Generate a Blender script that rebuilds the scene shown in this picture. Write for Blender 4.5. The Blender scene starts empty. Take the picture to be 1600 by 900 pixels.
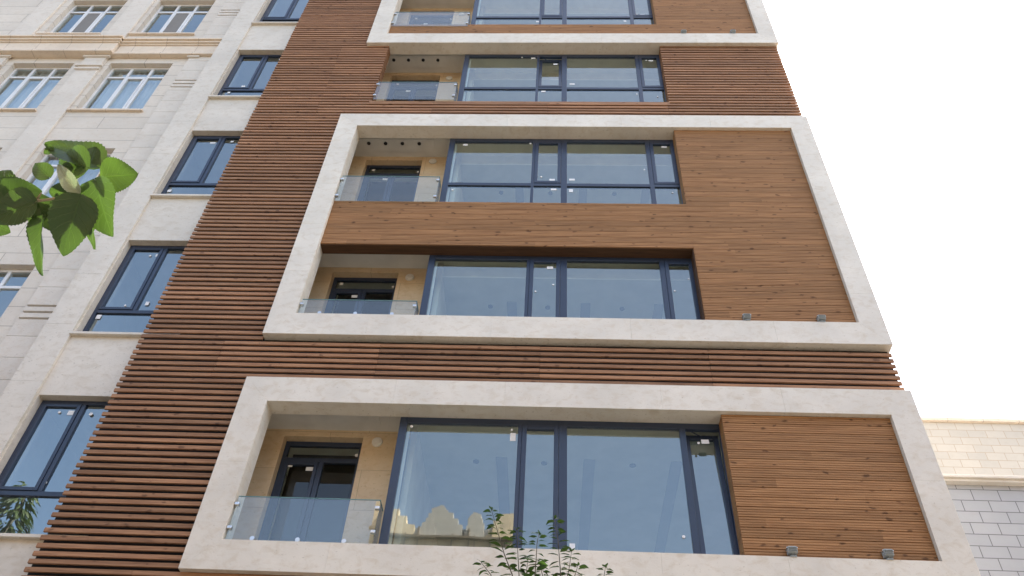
import bpy, bmesh, math, random
from mathutils import Vector, Matrix
random.seed(7)
S = bpy.context.scene
COL = S.collection
PI = math.pi

# ------------------------------------------------------------------ helpers
class MB:
    def __init__(s):
        s.v = []; s.f = []; s.uv = None
    def quad(s, a, b, c, d):
        n = len(s.v); s.v += [a, b, c, d]; s.f.append((n, n+1, n+2, n+3))
    def box(s, x0, x1, y0, y1, z0, z1):
        n = len(s.v)
        s.v += [(x0,y0,z0),(x1,y0,z0),(x1,y1,z0),(x0,y1,z0),(x0,y0,z1),(x1,y0,z1),(x1,y1,z1),(x0,y1,z1)]
        for q in ((0,3,2,1),(4,5,6,7),(0,1,5,4),(1,2,6,5),(2,3,7,6),(3,0,4,7)):
            s.f.append(tuple(n+i for i in q))
        return s
    def prism(s, pts, y0, y1):
        """pts: (x,z) polygon, counter-clockwise seen from -y; extruded along y"""
        n = len(s.v); k = len(pts)
        s.v += [(x, y0, z) for x, z in pts] + [(x, y1, z) for x, z in pts]
        s.f.append(tuple(n+i for i in range(k)))
        s.f.append(tuple(n+k+i for i in reversed(range(k))))
        for i in range(k):
            j = (i+1) % k
            s.f.append((n+i, n+k+i, n+k+j, n+j))
        return s
    def tube(s, pts, radii, n=8):
        rings = []
        for i, p in enumerate(pts):
            p = Vector(p)
            a = Vector(pts[max(i-1, 0)]); b = Vector(pts[min(i+1, len(pts)-1)])
            t = (b-a).normalized()
            u = t.cross(Vector((0.31, 0.2, 0.93))).normalized()
            w = t.cross(u)
            base = len(s.v)
            for k in range(n):
                an = 2*PI*k/n
                s.v.append(tuple(p + (u*math.cos(an)+w*math.sin(an))*radii[i]))
            rings.append(base)
        for r0, r1 in zip(rings, rings[1:]):
            for k in range(n):
                s.f.append((r0+k, r0+(k+1) % n, r1+(k+1) % n, r1+k))
        s.f.append(tuple(rings[0]+k for k in reversed(range(n))))
        s.f.append(tuple(rings[-1]+k for k in range(n)))
        return s
    def disc_y(s, x, z, r, y0, y1, n=20, r1=None):
        """short cylinder along y"""
        r1 = r if r1 is None else r1
        b = len(s.v)
        for k in range(n):
            an = 2*PI*k/n
            s.v.append((x+r*math.cos(an), y0, z+r*math.sin(an)))
        for k in range(n):
            an = 2*PI*k/n
            s.v.append((x+r1*math.cos(an), y1, z+r1*math.sin(an)))
        s.f.append(tuple(b+k for k in range(n)))
        s.f.append(tuple(b+n+k for k in reversed(range(n))))
        for k in range(n):
            j = (k+1) % n
            s.f.append((b+k, b+n+k, b+n+j, b+j))
        return s
    def disc_z(s, x, y, r, z0, z1, n=16):
        b = len(s.v)
        for zz in (z0, z1):
            for k in range(n):
                an = 2*PI*k/n
                s.v.append((x+r*math.cos(an), y+r*math.sin(an), zz))
        s.f.append(tuple(b+k for k in reversed(range(n))))
        s.f.append(tuple(b+n+k for k in range(n)))
        for k in range(n):
            j = (k+1) % n
            s.f.append((b+k, b+j, b+n+j, b+n+k))
        return s
    def build(s, name, mat, parent=None, bevel=0, smooth=False):
        me = bpy.data.meshes.new(name)
        off = Vector((0,0,0))
        p = parent
        while p is not None:
            off += p.location; p = p.parent
        me.from_pydata([tuple(Vector(v)-off) for v in s.v], [], s.f)
        if s.uv:
            l = me.uv_layers.new(name='UVMap')
            for poly in me.polygons:
                for li in poly.loop_indices:
                    l.data[li].uv = s.uv[me.loops[li].vertex_index]
        me.materials.append(mat)
        if smooth:
            for q in me.polygons: q.use_smooth = True
        o = bpy.data.objects.new(name, me); COL.objects.link(o)
        if parent is not None: o.parent = parent
        if bevel:
            m = o.modifiers.new('bevel', 'BEVEL'); m.width = bevel; m.segments = 2; m.limit_method = 'ANGLE'
        return o

def tag(o, label=None, cat=None, group=None, kind=None):
    if label: o['label'] = label
    if cat: o['category'] = cat
    if group: o['group'] = group
    if kind: o['kind'] = kind
    return o
def thing(name, loc, label, cat, group=None):
    o = bpy.data.objects.new(name, None); COL.objects.link(o); o.location = loc
    return tag(o, label, cat, group)
def cells(mb, x0, x1, z0, z1, y0, y1, holes):
    """wall of boxes on a grid, leaving the holes (xa,xb,za,zb) open"""
    xs = sorted({x0, x1} | {min(max(h[i], x0), x1) for h in holes for i in (0, 1)})
    zs = sorted({z0, z1} | {min(max(h[i], z0), z1) for h in holes for i in (2, 3)})
    for xa, xb in zip(xs, xs[1:]):
        run = None
        for za, zb in zip(zs, zs[1:]):
            cx, cz = (xa+xb)/2, (za+zb)/2
            inside = any(h[0] < cx < h[1] and h[2] < cz < h[3] for h in holes)
            if not inside:
                run = (run[0] if run else za, zb)
            if (inside or zb == zs[-1]) and run:
                mb.box(xa, xb, y0, y1, run[0], run[1]); run = None
    return mb

# ------------------------------------------------------------------ materials
def mat(name):
    m = bpy.data.materials.new(name); m.use_nodes = True
    nt = m.node_tree; nt.nodes.clear()
    out = nt.nodes.new('ShaderNodeOutputMaterial')
    return m, nt, out
class N:
    """tiny node helper"""
    def __init__(s, nt): s.nt = nt
    def __call__(s, t, **kw):
        n = s.nt.nodes.new('ShaderNode'+t)
        for k, v in kw.items():
            if k.startswith('i_'):
                key = k[2:]
                key = int(key) if key.isdigit() else key.replace('_', ' ')
                if isinstance(v, bpy.types.NodeSocket): s.nt.links.new(v, n.inputs[key])
                else: n.inputs[key].default_value = v
            else: setattr(n, k, v)
        return n
    def link(s, a, b): s.nt.links.new(a, b)
    def ramp(s, fac, stops):
        r = s('ValToRGB')
        while len(r.color_ramp.elements) < len(stops): r.color_ramp.elements.new(0.5)
        for e, (p, c) in zip(r.color_ramp.elements, stops):
            e.position = p; e.color = (*c, 1) if len(c) == 3 else c
        s.link(fac, r.inputs[0]); return r.outputs[0]
    def math(s, op, a, b=0.0):
        return s('Math', operation=op, i_0=a, i_1=b).outputs[0]
    def mix(s, fac, a, b, bt='MIX'):
        n = s('MixRGB', blend_type=bt)
        for sock, v in zip(n.inputs, (fac, a, b)):
            if isinstance(v, bpy.types.NodeSocket): s.link(v, sock)
            elif isinstance(v, (tuple, list)): sock.default_value = (*v, 1)
            else: sock.default_value = v
        return n.outputs[0]
    def coords(s, scale=(1,1,1), loc=(0,0,0)):
        g = s('NewGeometry')
        return s('Mapping', i_Vector=g.outputs['Position'], i_Scale=scale, i_Location=loc).outputs[0]
    def noise(s, vec, scale=5, detail=4, rough=.55, dist=0):
        return s('TexNoise', i_Vector=vec, i_Scale=scale, i_Detail=detail, i_Roughness=rough, i_Distortion=dist).outputs['Fac']
def scale_c(c, k): return tuple(min(1, x*k) for x in c)

def simple(name, col, rough=.6, metal=0, spec=.5, var=.08, vscale=3, bump=0):
    m, nt, out = mat(name); n = N(nt)
    f = n.noise(n.coords(), vscale, 5)
    c = n.ramp(f, [(.3, scale_c(col, 1-var)), (.7, scale_c(col, 1+var))])
    b = n('BsdfPrincipled', i_Base_Color=c, i_Roughness=rough, i_Metallic=metal)
    b.inputs['Specular IOR Level'].default_value = spec
    if bump:
        bp = n('Bump', i_Strength=bump, i_Distance=.01, i_Height=n.noise(n.coords(), 60, 3))
        n.link(bp.outputs[0], b.inputs['Normal'])
    n.link(b.outputs[0], out.inputs[0]); return m

def stone(name, col, warm, amt=.1, pits=True, joints=None, rough=.55):
    """limestone: cloudy tone, warmer patches, small pits; optional coursed joints (width, height, mortar, colour)"""
    m, nt, out = mat(name); n = N(nt)
    big = n.noise(n.coords(), .9, 5, .6, .4)
    mid = n.noise(n.coords((1,1,1.6)), 6, 6, .65, .6)
    isl = n('NewGeometry').outputs['Random Per Island']
    c = n.ramp(big, [(.32, scale_c(col, 1-amt)), (.68, scale_c(col, 1+amt))])
    wf = n.ramp(mid, [(.48, (0,0,0)), (.72, (1,1,1))])
    c = n.mix(n.math('MULTIPLY', wf, .6), c, warm)
    tone = n.math('ADD', n.math('MULTIPLY', isl, .06), .97)
    c = n.mix(1, c, n('CombineColor', i_0=tone, i_1=tone, i_2=tone).outputs[0], 'MULTIPLY')
    height = n.noise(n.coords(), 45, 4, .6)
    if pits:
        pn = n.noise(n.coords((1,1,1.8)), 21, 3, .7)
        pf = n.ramp(pn, [(.63, (0,0,0)), (.69, (1,1,1))])
        c = n.mix(n.math('MULTIPLY', pf, .5), c, scale_c(warm, .55))
    if joints:
        w, h, mo, jc, tv = joints
        g = n('NewGeometry'); sp = n('SeparateXYZ', i_0=g.outputs['Position'])
        v = n('CombineXYZ', i_0=sp.outputs[0], i_1=sp.outputs[2])
        br = n('TexBrick', i_Vector=v.outputs[0], i_Scale=1.0, i_Mortar_Size=mo, i_Mortar_Smooth=.1, i_Bias=0.0, i_Brick_Width=w, i_Row_Height=h)
        br.inputs['Color1'].default_value = (1-tv, 1-tv, 1-tv, 1); br.inputs['Color2'].default_value = (1+tv*.3, 1+tv*.2, 1, 1)
        br.inputs['Mortar'].default_value = (1,1,1,1)
        c = n.mix(1, c, br.outputs['Color'], 'MULTIPLY')
        c = n.mix(br.outputs['Fac'], c, jc)
    b = n('BsdfPrincipled', i_Base_Color=c, i_Roughness=rough)
    bp = n('Bump', i_Strength=.25, i_Distance=.006, i_Height=height)
    n.link(bp.outputs[0], b.inputs['Normal'])
    n.link(b.outputs[0], out.inputs[0]); return m

def wood(name, c0, c1, knot, board=None, kd=.5):
    m, nt, out = mat(name); n = N(nt)
    g = n('NewGeometry'); pos = g.outputs['Position']
    isl = g.outputs['Random Per Island']
    sp = n('SeparateXYZ', i_0=pos)
    if board:
        row = n.math('FLOOR', n.math('DIVIDE', sp.outputs[2], board))
        sh = n('TexWhiteNoise', noise_dimensions='1D', i_W=row).outputs['Value']
        seg = n.math('FLOOR', n.math('DIVIDE', n.math('ADD', sp.outputs[0], n.math('MULTIPLY', sh, 3.1)), 3.1))
        rnd = n('TexWhiteNoise', noise_dimensions='2D', i_Vector=n('CombineXYZ', i_0=row, i_1=seg).outputs[0]).outputs['Value']
    else:
        rnd = isl
    off = n('CombineXYZ', i_0=n.math('MULTIPLY', rnd, 40.0), i_1=0.0, i_2=n.math('MULTIPLY', rnd, 7.0)).outputs[0]
    p2 = n('VectorMath', operation='ADD', i_0=pos, i_1=off).outputs[0]
    gr = n.noise(n('Mapping', i_Vector=p2, i_Scale=(.7, 9, 16)).outputs[0], 2.6, 6, .62, .5)
    fine = n.noise(n('Mapping', i_Vector=p2, i_Scale=(2.5, 60, 95)).outputs[0], 2.0, 3, .6)
    c = n.ramp(n.math('ADD', n.math('MULTIPLY', gr, .75), n.math('MULTIPLY', fine, .25)), [(.34, c0), (.66, c1)])
    tone = n.math('ADD', n.math('MULTIPLY', rnd, .22 if board else .45), .89 if board else .77)
    c = n.mix(1, c, n('CombineColor', i_0=tone, i_1=n.math('ADD', n.math('MULTIPLY', tone, .93), .07), i_2=n.math('ADD', n.math('MULTIPLY', tone, .9), .1)).outputs[0], 'MULTIPLY')
    warp = n('TexNoise', i_Vector=n('Mapping', i_Vector=p2, i_Scale=(9, 9, 9)).outputs[0], i_Scale=1.0).outputs['Color']
    p3 = n.mix(.07, p2, warp, 'ADD')
    vk = n('TexVoronoi', i_Vector=n('Mapping', i_Vector=p3, i_Scale=(5.6, .01, 12.5)).outputs[0], i_Scale=1.0, i_Randomness=1.0)
    ksz = n.math('MULTIPLY', n('SeparateColor', i_0=vk.outputs['Color']).outputs[0], .36)
    kf = n.math('SUBTRACT', 1.0, n.math('SMOOTH_MIN', n.math('DIVIDE', vk.outputs['Distance'], n.math('MAXIMUM', n.math('SUBTRACT', ksz, .08), .0005)), 1.0))
    kf = n.ramp(kf, [(.0, (0,0,0)), (.35, (1,1,1))])
    c = n.mix(n.math('MULTIPLY', kf, kd), c, knot)
    b = n('BsdfPrincipled', i_Base_Color=c, i_Roughness=.62)
    b.inputs['Specular IOR Level'].default_value = .2
    bp = n('Bump', i_Strength=.3, i_Distance=.003, i_Height=fine)
    n.link(bp.outputs[0], b.inputs['Normal'])
    n.link(b.outputs[0], out.inputs[0]); return m

def glass(name, tint, ior, wave=.0, wscale=1.2, gl=(1,1,1)):
    m, nt, out = mat(name); n = N(nt)
    tr = n('BsdfTransparent', i_Color=(*tint, 1))
    go = n('BsdfGlossy', i_Color=(*gl, 1), i_Roughness=0.0)
    f0 = ((ior-1)/(ior+1))**2
    g = n('NewGeometry')
    cs = n.math('ABSOLUTE', n('VectorMath', operation='DOT_PRODUCT', i_0=g.outputs['Incoming'], i_1=g.outputs['Normal']).outputs['Value'])
    fr = n('Math', operation='MULTIPLY_ADD', i_0=n.math('POWER', n.math('SUBTRACT', 1.0, cs), 5.0), i_1=1-f0, i_2=f0)
    if wave:
        h = n.noise(n.coords((1,1,.8)), wscale, 2, .5)
        bp = n('Bump', i_Strength=1.0, i_Distance=wave, i_Height=h)
        n.link(bp.outputs[0], go.inputs['Normal'])
    mx = n('MixShader', i_0=fr.outputs[0], i_1=tr.outputs[0], i_2=go.outputs[0])
    n.link(mx.outputs[0], out.inputs[0]); return m

def leafmat(name, dark, light, under, trans=.45):
    """UV: u along the leaf, v across (-1..1 mapped to 0..1)"""
    m, nt, out = mat(name); n = N(nt)
    uv = n('TexCoord').outputs['UV']; sp = n('SeparateXYZ', i_0=uv)
    u = sp.outputs[0]; v = n.math('ABSOLUTE', n.math('SUBTRACT', n.math('MULTIPLY', sp.outputs[1], 2.0), 1.0))
    vein = n.math('FRACT', n.math('MULTIPLY', n.math('SUBTRACT', u, n.math('MULTIPLY', v, .32)), 6.5))
    vein = n.ramp(n.math('ABSOLUTE', n.math('SUBTRACT', vein, .5)), [(.0, (1,1,1)), (.09, (0,0,0))])
    mid = n.ramp(v, [(.0, (1,1,1)), (.06, (0,0,0))])
    ve = n.math('MAXIMUM', n.math('MULTIPLY', vein, .55), mid)
    isl = n('ObjectInfo').outputs['Random']; isl2 = n('NewGeometry').outputs['Random Per Island']
    base = n.mix(n.math('FRACT', n.math('ADD', isl, isl2)), dark, light)
    cl = n.noise(n.coords(), 18, 3)
    base = n.mix(n.math('MULTIPLY', cl, .35), base, scale_c(light, 1.15))
    base = n.mix(n.math('MULTIPLY', ve, .6), base, scale_c(light, 2.1))
    bf = n('NewGeometry').outputs['Backfacing']
    col = n.mix(n.math('MULTIPLY', bf, .5), base, under)
    d = n('BsdfPrincipled', i_Base_Color=col, i_Roughness=.42)
    bp = n('Bump', i_Strength=.5, i_Distance=.004, i_Height=n.math('SUBTRACT', 1.0, ve)); n.link(bp.outputs[0], d.inputs['Normal'])
    t = n('BsdfTranslucent', i_Color=n.mix(.5, base, (.11, .20, .02)))
    mx = n('MixShader', i_0=trans, i_1=d.outputs[0], i_2=t.outputs[0])
    n.link(mx.outputs[0], out.inputs[0]); return m

M = {}
M['frame'] = stone('limestone_frame', (.69,.648,.568), (.54,.455,.335), .09)
M['strip'] = stone('limestone_wall', (.645,.60,.525), (.50,.43,.33), .08)
M['balcony'] = stone('ochre_travertine', (.62,.475,.305), (.50,.33,.17), .14, joints=(1.1,.62,.003,(.36,.27,.17),.05))
M['old'] = stone('old_limestone', (.66,.605,.53), (.59,.51,.41), .05, joints=(2.6,.43,.006,(.30,.26,.22),.05), rough=.75)
M['old_trim'] = stone('old_trim_stone', (.74,.635,.515), (.65,.52,.40), .08, joints=(.75,9,.004,(.33,.26,.2),.05), rough=.75)
M['old_plain'] = stone('old_plain_stone', (.66,.61,.54), (.58,.50,.41), .06, rough=.75)
M['tile_grey'] = stone('grey_stone_tiles', (.40,.405,.42), (.375,.375,.38), .05, False, (.385,.183,.0065,(.14,.14,.14),.08))
M['tile_cream'] = stone('cream_stone_tiles', (.50,.46,.40), (.46,.415,.35), .04, False, (.385,.190,.0075,(.40,.32,.24),.09))
M['slat'] = wood('thermo_wood_slat', (.195,.098,.054), (.405,.226,.126), (.065,.031,.018), None, .6)
M['panel'] = wood('thermo_wood_board', (.225,.114,.050), (.41,.224,.102), (.070,.032,.014), .138, .75)
M['shaded_wood'] = wood('shaded_soffit_wood', (.050,.026,.014), (.095,.050,.027), (.03,.015,.01), None, .3)  # wood colour darkened to stand in for shade under the parapet
M['dark'] = simple('dark_membrane', (.016,.013,.011), .9)
M['alu'] = simple('anthracite_aluminium', (.026,.040,.075), .32, 0, .5, .05)
M['pane_gleam'] = simple('pale_pane_gleam', (.55,.57,.57), .4)
M['glass'] = glass('window_glass', (.86,.94,.88), 2.75, .0016, 1.1, (.82,.93,.97))
M['clear'] = glass('balustrade_glass', (.92,.96,.95), 1.8, .0004, 1.0)
M['pvc_glass'] = glass('old_window_glass', (.8,.86,.86), 3.2, .001, 1.4, (.84,.96,1))
M['door_glass'] = glass('door_glass', (.7,.78,.76), 1.6, .0008, 1.2)
M['edge'] = simple('glass_edge', (.16,.32,.30), .2)
M['white_pvc'] = simple('white_window_frame', (.70,.71,.72), .4)
M['sticker'] = simple('white_sticker', (.78,.79,.80), .5, var=.03)
M['steel'] = simple('brushed_steel', (.62,.63,.64), .28, .9)
M['lamp_grey'] = simple('grey_lamp_housing', (.30,.335,.345), .45)
M['lens'] = simple('lamp_lens', (.30,.36,.38), .15)
M['ceil'] = simple('ceiling_paint', (.62,.60,.555), .8)
M['room'] = simple('room_plaster', (.72,.70,.65), .85)
M['roomc'] = simple('room_ceiling_shaded', (.50,.50,.46), .85)  # tone lowered for the weaker daylight deeper in the room
M['cove'] = simple('room_cove_lit', (.86,.82,.72), .85)  # paler tone carries the daylight falling near the window
M['black'] = simple('black_fitting', (.012,.012,.013), .5)
M['slot'] = simple('dark_slot', (.22,.22,.235), .7)
M['cap'] = simple('white_plastic_cap', (.66,.63,.57), .45)
M['curtain'] = simple('sheer_curtain', (.62,.64,.66), .9)
M['screen'] = simple('insect_screen', (.21,.20,.19), .9)
M['bark'] = simple('young_bark', (.085,.075,.045), .8, var=.25, vscale=30, bump=.4)
M['twig'] = simple('green_twig', (.34,.27,.17), .6, var=.25, vscale=40)
M['leaf'] = leafmat('broad_leaf', (.028,.066,.014), (.048,.098,.018), (.07,.11,.045), .25)
M['leaf_pale'] = leafmat('pale_leaf_underside', (.28,.33,.21), (.36,.40,.27), (.40,.43,.32), .2)
M['small_leaf'] = leafmat('small_leaf', (.018,.048,.016), (.060,.135,.028), (.06,.095,.05), .25)
M['far_leaf'] = leafmat('far_leaf', (.03,.06,.02), (.10,.13,.04), (.10,.13,.05), .3)
M['opp'] = simple('cream_render', (.80,.62,.40), .8, var=.06)
M['opp_pale'] = simple('pale_render', (.56,.50,.43), .8)
M['opp_wing'] = simple('brown_brick', (.22,.16,.11), .85)
M['opp_roof'] = simple('grey_roof', (.30,.30,.32), .8)
M['asphalt'] = simple('asphalt', (.06,.058,.055), .85, var=.25, vscale=12, bump=.5)
M['pave'] = stone('pavement', (.14,.13,.115), (.12,.105,.09), .08, False, None)
M['kerb'] = simple('kerb_concrete', (.40,.39,.37), .8, var=.12)
M['paint'] = simple('road_paint', (.78,.78,.76), .6)
M['earth'] = simple('earth', (.085,.075,.06), .95, var=.2, vscale=.2)
M['cable'] = simple('black_cable', (.05,.05,.055), .6)

# ------------------------------------------------------------------ levels (z) of the apartment building
X0, X1 = 0.0, 9.0            # outer x of the stone frames
I0, I1 = 0.395, 8.634        # inner x
WX0, WX1 = 2.18, 6.51        # bay windows
YW = .29                     # window plane
#        window top, visible sill, ceiling, transom?, open sash (index or None), balcony ceiling
FL = [
    dict(top=8.565, sill=6.42, ceil=8.795, tr=None, open=1, bc=8.715, deck=6.40),
    dict(top=11.90, sill=10.12, ceil=12.05, tr=None, open=None, bc=12.15, deck=10.1),
    dict(top=15.304, sill=12.90, ceil=15.35, tr=13.85, open=None, bc=15.454, deck=12.9),
    dict(top=18.634, sill=16.28, ceil=18.65, tr=17.20, open=0, bc=18.784, deck=16.28),
    dict(top=21.90, sill=19.50, ceil=21.95, tr=20.45, open=None, bc=22.05, deck=19.5),
]
RINGS = [(6.127, 6.507, 8.565, 8.982), (9.807, 10.228, 15.304, 15.716), (18.634, 19.058, 24.6, 25.0)]
H = 25.4

B = thing('apartment_building', (0, 0, 0), 'new apartment building with brown wood slats and three pale stone frames round its windows', 'building')

# backing wall with openings
mb = MB()
holes = [(0.0, WX1, f['sill'], f['top']+.06) for i, f in enumerate(FL)]
holes += [(0.0, WX0, f['top']-.01, f['bc']+.07) for f in FL]
LW = [(6.58, 8.75, 7.25), (9.91, 12.09, 10.52), (13.28, 15.42, 13.83), (16.63, 18.70, 17.18), (19.93, 22.0, 20.47)]
lholes = [(-2.95, -1.35, a, b) for a, b, _ in LW]
cells(mb, -1.812, 8.96, 3.2, H, .155, .33, holes)
mb.build('backing_wall', M['dark'], B)
# pale stone strip beside the slats
mb = MB()
z = 0.0
while z < H-.01:
    z2 = min(z+1.12, H); mb.box(-3.45, -2.972, .17, .5, z+.0015, z2-.0015); z = z2
cells(mb, -2.97, -1.30, 3.2, H, .215, .36, lholes)
mb.box(-3.45, -2.95, .36, .6, 0, H)
mb.build('stone_wall', M['strip'], B)
mb = MB().box(-3.45, 9.0, .2, .5, 0, 3.2)
mb.build('base_wall', M['strip'], B)
for a, b, _ in LW:
    MB().box(-2.985, -1.3, .145, .345, a-.045, a).build('window_sill', M['strip'], B, .004)
# shell: side, back, roof
mb = MB()
mb.box(8.86, 8.98, .34, 11, 0, H); mb.box(-3.45, -3.3, .6, 11, 0, H)
cells(mb, -3.3, 8.86, 0, H, 10.85, 11, [(2.6, 8.4, f['sill'], f['ceil']-.1) for f in FL])  # unseen rear openings, added to let daylight into the rooms
mb.build('outer_wall', M['room'], B)
MB().box(-3.4, 8.97, .2, 11, H, H+.25).build('roof', M['kerb'], B)

# stone frames: mitred rings built of slabs
def ring(zo0, zi0, zi1, zo1):
    mb = MB(); g = .0005
    def side(p0, p1, q0, q1, step):
        # p0->p1 outer edge, q0->q1 inner edge
        L = (Vector(p1)-Vector(p0)).length; k = max(1, round(L/step))
        cuts = [0] + [(i+random.uniform(-.18, .18))/k for i in range(1, k)] + [1]
        for a, b in zip(cuts, cuts[1:]):
            ga = g/L if a > 0 else 0; gb = g/L if b < 1 else 0
            a2, b2 = a+ga, b-gb
            lo = lambda u, v, t: (u[0]+(v[0]-u[0])*t, u[1]+(v[1]-u[1])*t)
            # straight cuts: project onto the inner edge with the same outer coordinate
            def inner(t, end):
                if end: return q0 if t < .5 else q1
                o = lo(p0, p1, t)
                return (o[0], q0[1]) if abs(p0[1]-p1[1]) < 1e-6 else (q0[0], o[1])
            A, Bp = lo(p0, p1, a2), lo(p0, p1, b2)
            mb.prism([A, Bp, inner(b2, b == 1), inner(a2, a == 0)], 0.0, .288)
    side((X0, zo0), (X1, zo0), (I0, zi0), (I1, zi0), 1.75)
    side((X1, zo0), (X1, zo1), (I1, zi0), (I1, zi1), 1.15)
    side((X1, zo1), (X0, zo1), (I1, zi1), (I0, zi1), 1.75)
    side((X0, zo1), (X0, zo0), (I0, zi1), (I0, zi0), 1.15)
    o = mb.build('stone_frame', M['frame'], B, .0015)
    return o
for r in RINGS: ring(*r)

# slatted cladding
mb = MB()
P, SH, Y0, Y1 = .1025, .057, .08, .110
def slat(x0, x1, z, cuts=()):
    xs = [x0] + [c for c in cuts if x0+.2 < c < x1-.2] + [x1]
    for a, b in zip(xs, xs[1:]):
        dz = random.uniform(-.0025, .0025)
        mb.box(a+.001, b-.001, Y0+random.uniform(-.002, .002), Y1, z+dz, z+SH+dz)
z = 3.3; JC = (1.75, 4.05, 6.42); JL = (-.55,)
while z < H-.1:
    zt = z+SH
    inr = any(r[0]-SH*.6 < z+SH*.5 < r[3]+SH*.6 for r in RINGS)
    el = -1.83+random.uniform(-.005, .005); er = 8.97+random.uniform(-.003, .003)
    if any(r[0]-SH < z < r[3] for r in RINGS):
        slat(el, -.002, z)
    elif 16.33 < z+SH*.5 < 18.64:
        slat(el, .5, z, JL); slat(6.455, er, z)
        # returns into the balcony and along the window
        mb.box(.452, .499, Y1+.001, .30, z, z+SH)
        mb.box(6.456, 6.50, Y1+.001, .288, z, z+SH)
    else:
        slat(el, er, z, JL+JC)
    z += P
mb.build('slat_cladding', M['slat'], B, .004)
MB().box(.425, .45, .14, .31, 16.3, 18.62).build('slat_backing', M['dark'], B)
# slim timber sill under the opening of the fourth storey
MB().box(.45, 6.47, .082, .288, 16.275, 16.33).build('wood_sill', M['slat'], B)

# grooved board panels
def ribs(mb, x0, x1, z0, z1, y=.07):
    pitch = .138/4
    k0 = math.floor(z0/pitch)
    z = k0*pitch
    k = k0
    while z < z1:
        a, b = max(z, z0), min(z+pitch, z1)
        gap = .008 if k % 4 else .013
        f0 = min(max(z+gap, z0), z1)
        if b-f0 > .002:
            d = .0055 if k % 4 else .0125
            mb.quad((x0, y+d, a), (x1, y+d, a), (x1, y+d, f0), (x0, y+d, f0))
            mb.quad((x0, y+d, f0), (x1, y+d, f0), (x1, y, f0), (x0, y, f0))
            mb.quad((x0, y, f0), (x1, y, f0), (x1, y, b), (x0, y, b))
            mb.quad((x0, y, b), (x1, y, b), (x1, y+.012, b), (x0, y+.012, b))
        z += pitch; k += 1
for (x0, x1, z0, z1) in ((6.46, I1, 6.30, 8.565), (6.46, I1, 10.10, 15.304), (I0, 6.459, 11.90, 13.035), (6.46, I1, 18.95, 24.6), (I0, 6.459, 18.95, 19.635)):
    mb = MB(); ribs(mb, x0+.002, x1-.002, z0, z1)
    mb.box(x0, x1, .083, .286, z0, z1)
    mb.build('wood_panel', M['panel'], B)

MB().box(I0+.002, 6.455, .0835, .284, 11.885, 11.8995).build('shaded_soffit_board', M['shaded_wood'], B)  # thin sheet carrying the painted shade of the underside
MB().box(6.444, 6.4585, .085, .284, 10.15, 11.884).build('shaded_reveal_board', M['shaded_wood'], B)  # same painted shade on the side of the window opening

# ------------------------------------------------------------------ bay windows
def rect_frame(mb, x0, x1, z0, z1, w, y0, y1, wt=None, wb=None):
    wt = w if wt is None else wt; wb = w if wb is None else wb
    mb.box(x0, x0+w, y0, y1, z0, z1); mb.box(x1-w, x1, y0, y1, z0, z1)
    mb.box(x0+w, x1-w, y0, y1, z1-wt, z1); mb.box(x0+w, x1-w, y0, y1, z0, z0+wb)
def pane_quad(x0, x1, z0, z1, y, name, m, parent):
    mb = MB(); mb.quad((x0, y, z0), (x1, y, z0), (x1, y, z1), (x0, y, z1))
    return mb.build(name, m, parent)
def add_sticker(parent, x, z, w, h, y=YW+.02, name='sticker', tilt=0):
    if w == h and w < .06:
        o = MB().disc_y(x, z, w*.5, y-.012, y, 10).build('suction_pad', M['sticker'], parent)
        return o
    mb = MB()
    c, s_ = math.cos(tilt), math.sin(tilt)
    pts = [(-w/2,-h/2),(w/2,-h/2),(w/2,h/2),(-w/2,h/2)]
    mb.prism([(x+a*c-b*s_, z+a*s_+b*c) for a, b in pts], y-.003, y)
    return mb.build(name, M['sticker'], parent)
def sash(win, x0, x1, z0, z1, opened):
    r = bpy.data.objects.new('tmp', None)
    mb = MB(); rect_frame(mb, x0, x1, z0, z1, .062, YW-.012, YW+.045)
    f = mb.build('sash', M['alu'], win, .004)
    p = pane_quad(x0+.06, x1-.06, z0+.06, z1-.06, YW+.02, 'sash_pane', M['glass'], win)
    if opened:
        ang = -math.radians(opened)
        T = Matrix.Translation((0, YW+.02, z0)) @ Matrix.Rotation(ang, 4, 'X') @ Matrix.Translation((0, -YW-.02, -z0))
        for o in (f, p): o.data.transform(T)
        mb = MB().tube([(x0+.07, YW+.03, z1-.012), ((x0+x1)/2+.0, YW+.03+.09, z1-.03)], [.008, .008], 6)
        mb.build('stay_arm', M['alu'], win)
    bpy.data.objects.remove(r)
STK = {
 0: [(3.72,8.29,.075,.13),(4.12,6.64,.11,.065),(4.50,6.70,.065,.12),(2.345,8.42,.04,.04),(3.70,8.40,.03,.03),(6.25,8.29,.10,.065),(6.16,8.26,.035,.035),(5.83,6.89,.04,.04)],
 1: [(4.165,11.64,.10,.06),(4.22,11.24,.03,.03),(3.945,11.08,.03,.03),(6.36,11.42,.03,.03),(6.115,11.14,.03,.03)],
 2: [(2.49,15.12,.085,.06),(4.17,14.02,.10,.055),(4.20,13.73,.10,.05),(4.53,14.03,.10,.055),(4.51,13.70,.07,.085),(3.97,14.10,.035,.035),(3.74,15.17,.04,.04),(2.38,13.68,.04,.04),(5.86,14.35,.03,.03),(5.94,13.70,.03,.03),(6.31,13.66,.03,.03),(6.28,15.09,.10,.05)],
 3: [(3.70,18.50,.09,.05),(4.19,18.24,.09,.05),(4.55,17.40,.11,.05),(3.95,17.10,.09,.05),(3.45,18.53,.035,.035),(6.27,18.40,.10,.05),(6.17,18.42,.04,.03),(5.88,17.0,.035,.035),(6.3,16.9,.03,.03)],
 4: [(3.75,20.25,.07,.06),(5.80,20.28,.06,.06),(6.23,20.60,.10,.05),(6.10,20.62,.03,.03)],
}
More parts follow.
